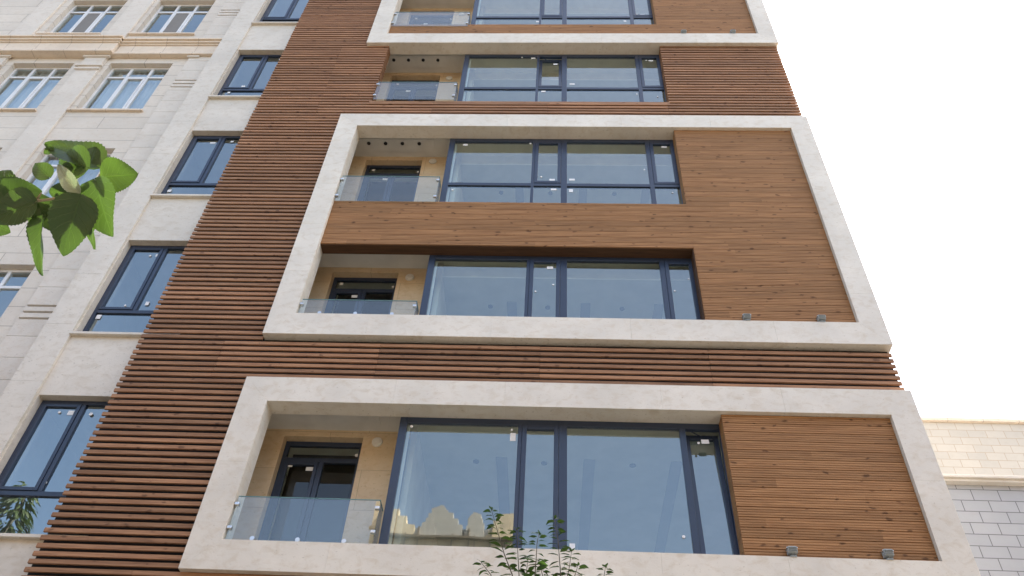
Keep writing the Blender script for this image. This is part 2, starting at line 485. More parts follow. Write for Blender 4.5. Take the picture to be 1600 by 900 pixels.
for i, f in enumerate(FL):
    zt, zb, tr = f['top'], f['sill']-.03, f['tr']
    mb = MB()
    y0, y1 = YW-.004, YW+.065
    mb.box(WX0, WX0+.105, y0, y1, zb, zt)                       # corner post
    mb.box(WX1-.055, WX1, y0, y1, zb, zt)
    for a, b in ((3.785, 3.838), (4.328, 4.438), (5.925, 6.005)):
        mb.box(a, b, y0, y1, zb, zt-.09)
    mb.box(WX0+.105, WX1-.055, y0+.0015, y1-.001, zt-.09, zt)
    mb.box(WX0+.105, WX1-.055, y0+.0015, y1-.001, zb, zb+.06)
    if tr:
        for a, b in ((WX0+.105, 3.785), (3.838, 4.328), (4.438, 5.925), (6.005, WX1-.055)):
            mb.box(a, b, y0+.002, y1-.001, tr-.04, tr+.04)
    w = mb.build('window', M['alu'], B, .004)
    lo = (tr+.04) if tr else zb+.06
    for a, b in ((WX0+.10, 3.79), (4.43, 5.93)):
        pane_quad(a, b, lo-.005, zt-.085, YW+.02, 'pane', M['glass'], w)
    if tr:
        for a, b in ((WX0+.10, 3.79), (3.83, 4.33), (4.43, 5.93), (6.0, WX1-.05)):
            pane_quad(a, b, zb+.05, tr-.035, YW+.02, 'pane', M['glass'], w)
    for k, (a, b) in enumerate(((3.838, 4.328), (6.005, WX1-.055))):
        sash(w, a+.002, b-.002, lo+.002, zt-.092, 4.0 if f['open'] == k else 0)
    for sx, sz, sw, sh in STK[i]: add_sticker(w, sx, sz, sw, sh, YW+.019, tilt=random.uniform(-.04, .04))
    # pale strip behind the corner post, painted reflection of the edge-on side pane
    MB().box(WX0+.06, WX0+.14, YW+.07, YW+.085, zb, zt-.10).build('pane_gleam_strip', M['pane_gleam'], w)
    # glazed return towards the balcony
    mb = MB()
    for a, b in ((YW+.066, YW+.12), (.77, .829)): mb.box(WX0+.002, WX0+.06, a, b, zb, zt)
    mb.box(WX0+.002, WX0+.06, YW+.12, .77, zt-.08, zt); mb.box(WX0+.002, WX0+.06, YW+.12, .77, zb, zb+.08)
    if tr: mb.box(WX0+.002, WX0+.06, YW+.12, .77, tr-.03, tr+.03)
    s2 = mb.build('return_window', M['alu'], B, .003)
    mb = MB(); mb.quad((WX0+.03, YW+.12, zb), (WX0+.03, .77, zb), (WX0+.03, .77, zt), (WX0+.03, YW+.12, zt))
    mb.build('pane', M['glass'], s2)

# left windows in the pale strip
LSTK = {0: [(-2.46,8.55,.085,.075),(-2.62,8.55,.04,.04),(-2.16,8.53,.05,.05),(-2.30,7.42,.045,.045),(-2.86,7.10,.05,.06)],
        1: [(-2.40,11.86,.09,.06),(-2.53,11.84,.04,.04),(-2.17,10.72,.06,.08),(-2.50,10.66,.035,.035),(-2.83,10.41,.075,.085)],
        2: [(-2.50,15.19,.11,.05),(-2.13,15.24,.06,.05),(-2.83,13.64,.07,.07)],
        3: [(-2.50,17.34,.08,.05),(-2.74,17.08,.06,.06),(-1.99,18.5,.05,.05)],
        4: []}
for i, (a, b, t) in enumerate(LW):
    mb = MB(); yw = .335; x0, x1 = -2.948, -1.36
    rect_frame(mb, x0, x1, a+.002, b-.002, .055, yw, yw+.07, .06, .05)
    mb.box(x0+.055, x1-.055, yw+.001, yw+.069, t-.035, t+.035)
    mb.box(-2.345, -2.285, yw+.001, yw+.069, t+.035, b-.062)
    w = mb.build('window', M['alu'], B, .004)
    mb = MB(); rect_frame(mb, x0+.058, -2.347, t+.038, b-.066, .05, yw-.012, yw+.05)
    mb.build('sash', M['alu'], w, .004)
    pane_quad(x0+.10, -2.39, t+.08, b-.11, yw+.02, 'sash_pane', M['pvc_glass'], w)
    pane_quad(-2.29, x1-.05, t+.03, b-.06, yw+.03, 'pane', M['pvc_glass'], w)
    pane_quad(x0+.05, x1-.05, a+.04, t-.03, yw+.03, 'pane', M['pvc_glass'], w)
    for sx, sz, sw, sh in LSTK[i]: add_sticker(w, sx, sz, sw, sh, yw+.017)

# ------------------------------------------------------------------ rooms behind the glass
for i, f in enumerate(FL):
    c = f['ceil']; fl = f['sill']-.35
    mb = MB()
    cells(mb, WX0+.065, 8.85, fl, c+.3, 6.0, 6.1, [(2.6, 8.4, fl+.1, c-.05)]); mb.box(8.75, 8.855, .35, 6.0, fl, c+.3)  # opening in the unseen back wall, added to brighten the room
    mb.box(WX0+.065, WX0+.15, .832, 6.0, fl, c+.3)
    mb.build('room_wall', M['room'], B)
    mb = MB(); mb.box(WX0+.15, 8.75, .93, 6.0, c, c+.259)
    cl = mb.build('room_ceiling', M['roomc'], B)
    MB().box(0, 8.75, .345, 6.0, c+.26, c+.32).build('cove_ceiling', M['cove'], cl)
    MB().box(WX0+.15, 8.75, .90, .929, c-.002, c+.258).build('cove', M['cove'], cl)
    for x in (3.50, 4.79, 6.06, 7.34):
        MB().box(x-.085, x+.085, 1.5, 4.2, c-.006, c+.01).build('ceiling_slot', M['slot'], cl)
    for x in (3.12, 4.13, 5.43, 7.0):
        MB().disc_z(x, 1.62, .045, c-.012, c+.01).build('downlight', M['black'], cl)
    MB().box(0.0, 8.75, .345, 6.0, fl-.08, fl).build('room_floor', M['room'], B)
for a, b, t in LW:
    mb = MB(); mb.box(-3.29, .0, 3.4, 3.5, a-.5, b+.5); mb.box(-.1, -.02, .35, 3.4, a-.5, b+.5); mb.box(-3.29, -.1, .37, 3.4, b+.22, b+.3); mb.box(-3.29, -.1, .37, 3.4, a-.5, a-.4)
    mb.box(-3.29, -3.2, .37, 3.4, a-.4, b+.22)
    mb.build('room_wall', M['room'], B)

# ------------------------------------------------------------------ balconies: lining, door, vent cap, balustrade, downlights
def balustrade(zt, zb, xl, xr, withbottom):
    g = MB().box(xl+.02, xr, .040, .052, zb, zt).build('balustrade', M['clear'], B)
    MB().box(xr-.012, xr, .054, YW-.006, zb, zt).build('side_pane', M['clear'], g)
    MB().box(xl+.02, xr, .039, .053, zt, zt+.006).build('glass_edge', M['edge'], g)
    MB().box(xr-.013, xr+.001, .054, YW-.006, zt, zt+.006).build('glass_edge', M['edge'], g)
    for zz in (zt-.11, zb+.14 if not withbottom else zt-.43):
        MB().box(xl+.001, xl+.06, .018, .074, zz-.02, zz+.02).build('clamp', M['steel'], g, .006)
        MB().box(xr-.05, xr+.004, .022, .070, zz-.02, zz+.02).build('clamp', M['steel'], g, .006)
    if withbottom:
        for x in (.74, 1.28, 1.83):
            mb = MB(); mb.disc_y(x, withbottom+.035, .028, .02, .038, 12); mb.box(x-.02, x+.02, .018, .038, withbottom-.05, withbottom+.03)
            mb.build('clamp', M['steel'], g)
BAL = [(7.11, 6.40, I0, 2.17, 6.507), (10.56, 10.0, I0, 2.17, 10.23), (13.72, 13.0, I0, 2.17, 0), (17.0, 16.33, .505, 2.17, 0), (20.2, 19.5, I0, 2.17, 0)]
CAPZ = [8.52, 11.91, 15.29, 18.52, 21.7]
for i, f in enumerate(FL):
    bc, dk = f['bc'], f['deck']
    head = bc-.115
    mb = MB()
    cells(mb, -.06, WX0+.062, dk, bc, .83, 1.0, [(.45, 1.58, dk-1, head)])
    mb.box(-.12, -.06, .345, 1.0, dk, bc)
    mb.box(.30, .45, 1.0, 1.2, dk, bc); mb.box(1.58, 1.75, 1.0, 1.2, dk, bc)
    mb.build('balcony_wall', M['balcony'], B)
    mb = MB(); mb.box(-.06, WX0, .291, .83, bc, bc+.06); mb.box(.15, WX0-.35, .40, .70, bc-.012, bc-.0005)
    cl = mb.build('balcony_ceiling', M['ceil'], B)
    for k in range(4 if i > 1 else 0):
        MB().disc_z(.53+.335*k, .50, .036, bc-.03, bc+.0, 14).build('downlight', M['black'], cl)
    MB().box(-.06, WX0, .291, .83, dk-.1, dk).build('balcony_floor', M['balcony'], B)
    # door
    yd = .955
    mb = MB(); rect_frame(mb, .452, 1.578, dk, head-.003, .06, yd, yd+.06, .07, .06)
    tz = head-.31
    mb.box(.512, 1.518, yd+.001, yd+.058, tz-.035, tz+.035)
    mb.box(.99, 1.06, yd+.001, yd+.058, dk+.06, tz-.035)
    d = mb.build('balcony_door', M['alu'], B, .004)
    mb = MB(); rect_frame(mb, .515, .988, dk+.06, tz-.037, .05, yd-.012, yd+.04); mb.build('door_leaf', M['alu'], d, .003)
    pane_quad(.512, 1.518, tz+.03, head-.07, yd+.02, 'pane', M['door_glass'], d)
    pane_quad(.56, .945, dk+.1, tz-.08, yd+.02, 'pane', M['door_glass'], d)
    pane_quad(1.055, 1.52, dk+.06, tz-.03, yd+.03, 'pane', M['door_glass'], d)
    add_sticker(d, .88, tz-.14, .10, .06, yd+.017); add_sticker(d, .60, tz+.16 if i else tz-.09, .06, .06 if i == 1 else .05, yd+.017); add_sticker(d, 1.50, tz+.10, .05, .05, yd+.017)
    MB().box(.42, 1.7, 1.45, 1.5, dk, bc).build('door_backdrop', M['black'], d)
    mb = MB(); mb.disc_y(1.79, CAPZ[i], .072, .80, .829, 24, .078); mb.disc_y(1.79, CAPZ[i], .045, .788, .7995, 20, .05)
    mb.build('vent_cap', M['cap'], B, .004)
    balustrade(*BAL[i])

# ------------------------------------------------------------------ floodlights on the frames
FLG = 'small floodlights on the stone frame ledges'
def floodlight():
    r = thing('floodlight', (0, 0, 0), 'x', 'floodlight', FLG)
    mb = MB(); mb.box(-.045, .045, -.025, .075, -.005, .012); mb.box(-.012, .012, .0, .03, .012, .06)
    mb.build('bracket', M['lamp_grey'], r, .003)
    mb = MB(); mb.prism([(-.06, .045), (.06, .045), (.065, .135), (-.065, .135)], -.045, .05)
    for k in range(4): mb.box(-.055, .055, -.062, -.0452, .052+k*.021, .060+k*.021)
    h = mb.build('housing', M['lamp_grey'], r, .005)
    MB().box(-.052, .052, -.04, .045, .136, .142).build('lens', M['lens'], r)
    MB().box(-.075, .075, -.03, .06, .120, .134).build('visor', M['steel'], r, .003)
    return r
def dup(root, loc):
    r = root.copy(); COL.objects.link(r); r.location = loc
    for ch in list(root.children):
        c = ch.copy(); COL.objects.link(c); c.parent = r
        for g in ch.children:
            d = g.copy(); COL.objects.link(d); d.parent = c
    return r
fl0 = floodlight()
SP = [((6.99, .01, 6.507), 'grey floodlight on the lowest stone frame, the one nearer the window'),
      ((8.06, .01, 6.507), 'grey floodlight on the lowest stone frame, the one nearer the right corner'),
      ((7.05, .01, 10.228), 'grey floodlight on the middle stone frame, the one nearer the window'),
      ((8.12, .01, 10.228), 'grey floodlight on the middle stone frame, the one nearer the right corner'),
      ((7.02, .01, 19.058), 'tiny grey floodlight on the top stone frame, the one nearer the window'),
      ((8.10, .01, 19.058), 'tiny grey floodlight on the top stone frame, the one nearer the right corner')]
for i, (p, lab) in enumerate(SP):
    o = fl0 if i == 0 else dup(fl0, p)
    o.location = p; o['label'] = lab; o.scale = (.84, .84, .84)

# ------------------------------------------------------------------ old stone building on the left
OB = thing('old_stone_building', (-12, .5, 0), 'older pale stone building with white framed windows and a moulded cornice', 'building')
YO = .5
rows = [(2.9, 4.85), (6.30, 8.30), (9.75, 11.75), (13.2, 15.2), (16.58, 18.6), (19.98, 21.85), (23.5, 25.4)]
cols = [(-5.98, -4.52), (-8.27, -6.83)]
oh = [(a, b, c, d) for a, b in cols for c, d in rows]
mb = MB(); cells(mb, -22, -3.452, 0, 28, YO, .75, oh)
mb.build('wall', M['old'], OB)
mb = MB(); mb.box(-22, -3.452, 1.7, 1.8, 0, 28); mb.box(-22, -21.8, .75, 1.7, 0, 28); mb.box(-3.66, -3.452, .75, 1.7, 0, 28)
for c, d in rows: mb.box(-21.8, -3.66, .75, 1.7, c-.75, c-.65)
mb.build('inner_wall', M['room'], OB)
MB().box(-22.2, -3.452, .3, 12, 28, 28.3).build('roof', M['kerb'], OB)
# string cornices and pilasters
for zc in (18.84, ):
    mb = MB()
    for xa, xb, e in ((-22, -5.985, .075), (-5.985, -3.62, 0)):
        mb.box(xa, xb, .375-e, .50, zc-.02, zc+.055)
        mb.box(xa, xb-.02, .415-e, .50, zc+.056, zc+.42)
        mb.box(xa, xb+.0, .385-e, .50, zc+.421, zc+.47)
        mb.box(xa, xb+.03, .345-e, .50, zc+.471, zc+.54)
        mb.box(xa, xb+.06, .30-e, .50, zc+.541, zc+.60)
    mb.build('cornice', M['old_trim'], OB, .006)
for zs0, zs1 in ((0.5, 18.82), (19.46, 28)):
    for xa, xb in ((-6.63, -6.10), (-8.98, -8.45), (-11.3, -10.8)):
        mb = MB(); z = zs0
        while z < zs1-.01:
            z2 = min(z+.86, zs1); mb.box(xa, xb, .455, .499, z-.004, z2-.002); z = z2
        mb.build('pilaster', M['old_plain'], OB, .004)
    # quoin panel at the right edge: courses with three open grooves per storey
    mb = MB(); z = zs0
    grooves = [17.48, 17.62, 17.76, 14.02, 14.16, 14.30, 10.45, 10.59, 10.73, 20.9, 21.04, 21.18, 24.4, 24.54]
    while z < zs1-.01:
        nx = min([g for g in grooves if g > z+.02] + [z+.435, zs1])
        isg = nx in grooves
        mb.box(-4.19, -3.58, .45, .499, z+(.022 if z in grooves else .003), nx-(.022 if isg else .003)); z = nx
    mb.build('quoin_panel', M['old_plain'], OB, .003)
for xa, xb in ((-6.63, -6.10), (-8.98, -8.45)):
    mb = MB()
    mb.box(xa-.03, xb+.03, .42, .454, 18.22, 18.27); mb.box(xa-.05, xb+.05, .40, .454, 18.34, 18.38); mb.box(xa-.04, xb+.06, .40, .454, 18.74, 18.815)
    mb.box(xa+.02, xb-.02, .435, .4535, 18.20, 18.80)
    mb.build('capital', M['old_plain'], OB, .004)
MB().box(-4.23, -3.95, .41, .4495, 18.75, 18.815).build('capital', M['old_plain'], OB, .004)
for ci, (xa, xb) in enumerate(cols):
    for ri, (za, zb) in enumerate(rows):
        mb = MB(); y0 = .62
        rect_frame(mb, xa+.003, xb-.003, za+.003, zb-.003, .055, y0, y0+.06)
        w3 = (xb-xa)/3; tz = zb-.43
        for k in (1, 2): mb.box(xa+w3*k-.03, xa+w3*k+.03, y0+.001, y0+.059, za+.055, zb-.055)
        for k in range(3):
            mb.box(xa+w3*k+(.058 if k == 0 else .03), xa+w3*(k+1)-(.058 if k == 2 else .03), y0+.001, y0+.058, tz-.03, tz+.03)
        w = mb.build('window', M['white_pvc'], OB, .003)
        mb = MB(); rect_frame(mb, xa+w3+.032, xa+2*w3-.032, za+.057, tz-.032, .04, y0-.008, y0+.045); mb.build('sash', M['white_pvc'], w)
        mb = MB(); mb.quad((xa+.05, y0+.03, za+.05), (xb-.05, y0+.03, za+.05), (xb-.05, y0+.03, zb-.05), (xa+.05, y0+.03, zb-.05))
        mb.build('pane', M['pvc_glass'], w)
        if ri >= 5:
            mb = MB(); mb.box(xa+w3+.07, xa+2*w3-.07, y0+.004, y0+.008, za+.09, tz-.07); mb.build('insect_screen', M['screen'], w)
        if (ci == 0 and ri in (3, 4)) or (ci == 1 and ri == 4):
            mb = MB(); nf = 40
            for k in range(nf):
                xs = [xa+.05+(xb-xa-.1)*t/nf for t in (k, k+1)]
                ys = [.76+.025*math.sin(t*1.5) for t in (k, k+1)]
                mb.quad((xs[0], ys[0], za), (xs[1], ys[1], za), (xs[1], ys[1], zb), (xs[0], ys[0], zb))
            mb.build('curtain', M['curtain'], w, smooth=False)
        MB().box(xa-.10, xb+.06, .44, .615, za-.05, za-.001).build('window_sill', M['old_trim'], OB, .004)

# ------------------------------------------------------------------ tiled building on the right
RB = thing('tiled_building', (14, 2, 0), 'low neighbouring building in grey stone tiles with a cream tiled upper storey set back', 'building')
MB().box(9.05, 19, 2.0, 2.3, 0, 8.86).build('lower_wall', M['tile_grey'], RB)
mb = MB(); mb.box(9.05, 19, 1.90, 2.3, 8.862, 8.905); mb.box(9.05, 19, 1.86, 2.3, 8.906, 8.955)
mb.build('ledge', M['old_plain'], RB, .006)
MB().box(9.05, 19, 2.3, 6.0, 8.5, 8.8).build('terrace', M['kerb'], RB)
MB().box(9.05, 19, 6.0, 6.3, 8.8, 13.12).build('upper_wall', M['tile_cream'], RB)
mb = MB(); mb.box(9.05, 19.1, 5.93, 6.35, 13.12, 13.20); mb.box(9.05, 19.1, 6.3, 11, 12.8, 13.1)
mb.build('roof', M['old_trim'], RB, .006)
MB().box(18.8, 19, 2.3, 11, 0, 12.8).build('side_wall', M['tile_grey'], RB)

cb = MB(); pts = []
for k in range(13):
    t = k/12; pts.append((9.0+t*4.5, 1.0+t*.99, 6.42+t*3.9*.62 - .25*math.sin(PI*t)*.4))
cb.tube(pts, [.009]*13, 6)
tag(cb.build('cable', M['cable']), 'thin dark cable slanting across the grey stone tiles at the right', 'cable')

# ------------------------------------------------------------------ foliage
def leaf_geo(mb, base, tip, normal, width, n=10, fold=.25, droop=.12, serr=.0, shape='heart', curl=0):
    """adds one leaf blade: rows along the length, 5 points across"""
    base, tip, normal = Vector(base), Vector(tip), Vector(normal)
    L = (tip-base).length; u = (tip-base).normalized()
    w = normal.cross(u).normalized(); nn = u.cross(w).normalized()
    b0 = len(mb.v)
    if mb.uv is None: mb.uv = []
    def prof(t):
        if shape == 'heart':
            return (math.sin(PI*min(1, t**.62))**.72) if t < 1 else 0
        return math.sin(PI*t**.85)**.9
    fr = (-1, -.66, -.33, 0, .33, .66, 1)
    for i in range(n+1):
        t = i/n
        hw = max(width*.5*prof(t), .0008)
        if serr and 0 < i < n: hw *= 1+serr*(1 if i % 2 else -1)
        for q in fr:
            side = q*hw
            back = -.10*L*abs(q)**1.5*(1-t)*.8 if shape == 'heart' else 0
            h = fold*abs(side) - droop*L*(t*t) + curl*side*t + .030*L*math.sin(8*t+q*3+width*900)*abs(q)
            p = base+u*(t*L+back)+w*side+nn*h
            mb.v.append(tuple(p)); mb.uv.append((t, (q+1)/2))
    m = len(fr)
    for i in range(n):
        for k in range(m-1):
            a = b0+i*m+k
            mb.f.append((a, a+1, a+m+1, a+m))

CAM = Vector((4.237405556, -8.835996409, 1.6))
RIGHT = Vector((.99862255, .02362835, .04684769)); UP = Vector((-.01529705, -.72296454, .69071577)); FWD = Vector((-.05018969, .69048097, .72160725))

# broadleaf tree at the left: trunk, a low bough reaching into view, each large leaf of the bough a part
T = thing('broadleaf_tree', (1.2, -8.1, .15), 'leafy bough with large heart shaped green leaves reaching in at the left', 'tree')
mb = MB()
mb.tube([(1.2, -8.1, .13), (1.22, -8.08, 1.2), (1.17, -8.05, 2.2), (1.22, -8.02, 3.0)], [.11, .085, .075, .06], 12)
mb.tube([(1.19, -8.04, 2.45), (1.6, -7.9, 2.75), (2.15, -7.72, 3.0), (2.55, -7.62, 3.13), (2.83, -7.56, 3.22)], [.04, .03, .02, .012, .008], 8)
mb.tube([(1.22, -8.02, 3.0), (1.0, -8.3, 3.9), (.8, -8.6, 4.6)], [.055, .03, .012], 8)
mb.tube([(1.22, -8.02, 3.0), (1.25, -7.6, 3.8), (1.0, -7.2, 4.7)], [.05, .03, .012], 8)
mb.build('trunk', M['bark'], T, smooth=True)
def vp(a, b, d=2.5):
    """point on the bough seen where the leaf stands, laid out in the plane 2.5 m in front"""
    px, py = a/3.914, 200+b/3.914
    return CAM + (FWD + RIGHT*((px-800)/1312.0) + UP*((450-py)/1312.0))*d*.83
BD = 2.49
TW = [(-40, 455), (60, 452), (200, 450), (300, 437), (390, 420), (500, 383), (600, 322)]
mb = MB(); mb.tube([vp(a, b, BD) for a, b in TW], [.006, .005, .004, .0036, .0033, .003, .0025], 8)
mb.tube([vp(490, 386, BD), vp(560, 362, BD), vp(605, 335, BD), vp(612, 280, BD)], [.004, .005, .0055, .0025], 8)
mb.tube([vp(55, 450), vp(45, 400)], [.003, .002], 6); mb.tube([vp(200, 450), vp(235, 425), vp(255, 395)], [.004, .003, .002], 6)
mb.tube([vp(150, 450), vp(110, 400), vp(105, 378)], [.006, .006, .004], 6)
mb.build('twig', M['twig'], T, smooth=True)
LV = [  # base, tip, width (crop px), tilt about own axis, pitch towards viewer, depth shift, material, droop, fold
    ((600,225),(262,52),150, .75, .25, .06,'leaf',.10,.35),
    ((530,235),(330,180),185, .15, .30, .02,'leaf',.12,.3),
    ((480,388),(308,196),78, .1, .1,-.05,'leaf_pale',.25,.75),
    ((300,300),(203,205),95, .3, .2, .05,'leaf',.08,.3),
    ((628,300),(842,278),185,-.15, .25,-.02,'leaf_hi',.05,.15),
    ((590,335),(665,665),250, .35,-.15,-.04,'leaf',.06,.3),
    ((490,430),(370,780),225,-.15,-.15,-.06,'leaf_dk',.08,.25),
    ((555,380),(545,740),125, .5,-.1, .04,'leaf',.06,.4),
    ((45,440),(250,385),215, .2, .2, .02,'leaf_dk',.10,.25),
    ((210,455),(-90,560),190, .2,-.2,-.02,'leaf_dk',.10,.3),
    ((225,465),(365,640),120,-.3,-.2, .05,'leaf_dk',.10,.3),
    ((262,560),(205,895),118, .5,-.2,-.03,'leaf_dk',.12,.5),
    ((-60,570),(52,640),130, .1, .0, .03,'leaf',.1,.3),
    ((450,390),(282,400),100,-.4, .2, .03,'leaf_dk',.1,.3),
    ((-30,440),(60,250),190, .3, .2, .05,'leaf_dk',.1,.3),
    ((600,470),(585,640),50, .9, .0, .06,'leaf_dk',.1,.5),
    ((560,420),(530,650),170, .25, .0, .03,'leaf',.12,.35),
    ((300,440),(170,600),170, .2,-.2, .07,'leaf_dk',.1,.3),
    ((470,300),(345,300),150,-.2, .25, .04,'leaf',.1,.3),
    ((430,440),(330,520),130, .2,-.1, .06,'leaf_dk',.1,.3),
    ((120,440),(-40,330),200,-.2, .2, .06,'leaf_dk',.1,.3),
    ((540,240),(590,110),110, .4, .2, .05,'leaf_dk',.1,.3),
    ((600,400),(500,620),130,-.5,-.1, .05,'leaf',.1,.4),
    ((330,130),(255,150),50, .1, .0, .07,'leaf',.2,.6),
]
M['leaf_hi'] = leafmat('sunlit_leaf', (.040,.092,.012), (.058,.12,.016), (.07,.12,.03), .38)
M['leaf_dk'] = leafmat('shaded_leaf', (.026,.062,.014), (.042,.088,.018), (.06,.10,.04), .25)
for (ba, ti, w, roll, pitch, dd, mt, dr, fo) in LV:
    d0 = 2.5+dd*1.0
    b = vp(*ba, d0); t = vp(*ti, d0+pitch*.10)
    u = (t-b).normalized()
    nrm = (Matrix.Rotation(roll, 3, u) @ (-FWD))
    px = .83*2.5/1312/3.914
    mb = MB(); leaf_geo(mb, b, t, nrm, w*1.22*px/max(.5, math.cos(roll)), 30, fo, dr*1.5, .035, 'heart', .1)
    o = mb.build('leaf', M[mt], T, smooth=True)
    if mt == 'leaf_pale': tag(o, 'pale curled leaf showing its light underside')
# upper crown of that tree, above and left of the view
mb = MB(); rr = random.Random(3)
for k in range(420):
    c = Vector((.85+rr.gauss(0, .55), -8.3+rr.gauss(0, .5), 4.6+rr.gauss(0, .55)))
    if (c-CAM).dot(RIGHT)/max(.1, (c-CAM).dot(FWD)) > -.72: continue
    an = rr.uniform(0, 2*PI); dv = Vector((math.cos(an), math.sin(an), rr.uniform(-.7, .1)))
    leaf_geo(mb, c, c+dv*.13, (rr.uniform(-.4, .4), rr.uniform(-.4, .4), 1), .10, 5, .25, .15)
mb.build('crown', M['leaf'], T, smooth=True)

# young tree in front of the lowest frame: thin shoots with small alternate leaves
Y = thing('young_tree', (4.15, -1.8, .15), 'thin leafy shoots of a young tree rising in front of the lowest stone frame', 'tree')
def bpz(px, py, y=-1.8):
    d = FWD + RIGHT*((px-800)/1312.0) + UP*((450-py)/1312.0)
    t = (y-CAM.y)/d.y
    return CAM+d*t
shoots = [([(806,930),(800,897),(788,866),(780,839),(774,818),(768,797)], 0), ([(812,930),(811,897),(809,862),(808,826)], .25), ([(832,930),(836,897),(838,870),(839,850),(842,833)], -.1),
          ([(874,930),(876,898),(874,870),(872,845),(867,811)], .05), ([(880,930),(889,890),(893,862)], .2), ([(772,930),(767,898),(752,879)], -.2), ([(898,930),(898,900),(903,884)], .1),
          ([(940,940),(943,905),(946,886)], .3), ([(824,930),(822,900),(825,872)], .3), ([(850,935),(848,900),(842,876)], .2)]
wd = MB(); lf = MB(); rr = random.Random(11)
wd.tube([(4.15, -1.8, .13), (4.13, -2.48, 1.5), (4.16, -1.8, 2.8), (4.14, -1.8, 3.6)], [.06, .05, .04, .028], 10)
for pl, dy in shoots:
    P3 = [bpz(a, b, -1.8+dy) for a, b in pl]
    root = Vector((4.14, -1.8, 3.3+rr.uniform(0, .3)))
    P3 = [root, root.lerp(P3[0], .55)+Vector((0, 0, -.05))] + P3
    n = len(P3); wd.tube([tuple(p) for p in P3], [.0075*(1-i/n)**1.3+.0016 for i in range(n)], 6)
    # leaves
    tot = sum((P3[i+1]-P3[i]).length for i in range(n-1)); s = .08
    side = 1
    while s < tot:
        acc = 0
        for i in range(n-1):
            l = (P3[i+1]-P3[i]).length
            if acc+l >= s: p = P3[i].lerp(P3[i+1], (s-acc)/l); ax = (P3[i+1]-P3[i]).normalized(); break
            acc += l
        an = rr.uniform(-.7, .7)+(0 if side > 0 else PI)
        out = Vector((math.cos(an), math.sin(an), 0))
        top = s/tot
        dv = (out*1.0+ax*rr.uniform(-.1, .45)+Vector((0, 0, rr.uniform(-.35, .15)))).normalized()
        L = rr.uniform(.085, .125)*(1.0 if top < .9 else .75)
        nr = (Vector((rr.uniform(-.6, .6), rr.uniform(-.8, .3), 1)))
        st = p+dv*.012
        leaf_geo(lf, st, st+dv*L, nr, L*.52, 6, .3, .15, 0, 'ellipse')
        side = -side; s += rr.uniform(.022, .036)*(1 if top < .92 else .5)
    for k in range(4):
        an = rr.uniform(0, 6.28); dv = Vector((math.cos(an), math.sin(an), rr.uniform(0, .8))).normalized()
        leaf_geo(lf, P3[-1], P3[-1]+dv*.05, (rr.uniform(-1, 1), -.6, 1), .024, 6, .3, .15, 0, 'ellipse')
# lower crown
for k in range(260):
    c = Vector((4.14+rr.gauss(0, .42), -1.8+rr.gauss(0, .4), 3.7+rr.gauss(0, .45)))
    if c.z > 4.55: continue
    an = rr.uniform(0, 2*PI); dv = Vector((math.cos(an), math.sin(an), rr.uniform(-.5, .3)))
    leaf_geo(lf, c, c+dv*.075, (rr.uniform(-.5, .5), rr.uniform(-.5, .5), 1), .04, 5, .3, .15, 0, 'ellipse')
wd.build('trunk', M['bark'], Y, smooth=True)
lf.build('foliage', M['small_leaf'], Y, smooth=True)

# tree across the street, seen only as a reflection in the lowest left window
FT = thing('street_tree', (-14, -15, .15), 'feathery street tree mirrored in the lowest window of the pale stone strip', 'tree')
MB().tube([(-14, -15, .1), (-13.9, -15, 6), (-13.8, -15, 12), (-13.7, -15, 16.6)], [.28, .2, .12, .03], 10).build('trunk', M['bark'], FT, smooth=True)
mb = MB(); rr = random.Random(5)
for k in range(1500):
    z = rr.uniform(5, 17); rad = (17.4-z)*.22*rr.random()**.5+.1; an = rr.uniform(0, 6.28)
    c = Vector((-13.8+rad*math.cos(an), -15+rad*math.sin(an), z)); dv = Vector((math.cos(an), math.sin(an), rr.uniform(-.9, -.1)))
    leaf_geo(mb, c, c+dv*rr.uniform(.3, .55), (rr.uniform(-.5, .5), rr.uniform(-.5, .5), 1), .12, 3, .3, .2, 0, 'ellipse')
mb.build('crown', M['far_leaf'], FT)

# cream gabled building across the street, seen only as a reflection
OP = thing('gabled_building', (.5, -18, 0), 'cream gabled building across the street mirrored in the lowest bay window', 'building')
mb = MB(); mb.box(-2.2, 2.6, -24, -18, 0, 16.4)
mb.build('wall', M['opp'], OP)
mb = MB(); mb.box(-60, -2.25, -24, -18.2, 0, 13.6); mb.box(2.65, 60, -24, -18.2, 0, 13.6)  # unseen wings added to block low sky and darken the lower floors
mb.build('sky_block_wing', M['opp_wing'], OP)
mb = MB(); mr = MB()
mb.box(-2.2, 2.9, -18.25, -18.02, 16.4, 17.15)
def steps(pts, k=5):
    out = []
    for (xa, za), (xb, zb) in zip(pts, pts[1:]):
        for j in range(k):
            x = xa+(xb-xa)*j/k; z = za+(zb-za)*j/k; z2 = za+(zb-za)*(j+1)/k
            out += [(x, z), (x, z2)] if zb > za else [(x, z), (xa+(xb-xa)*(j+1)/k, z)]
    return out+[pts[-1]]
mb.build('gable_base', M['opp'], OP)
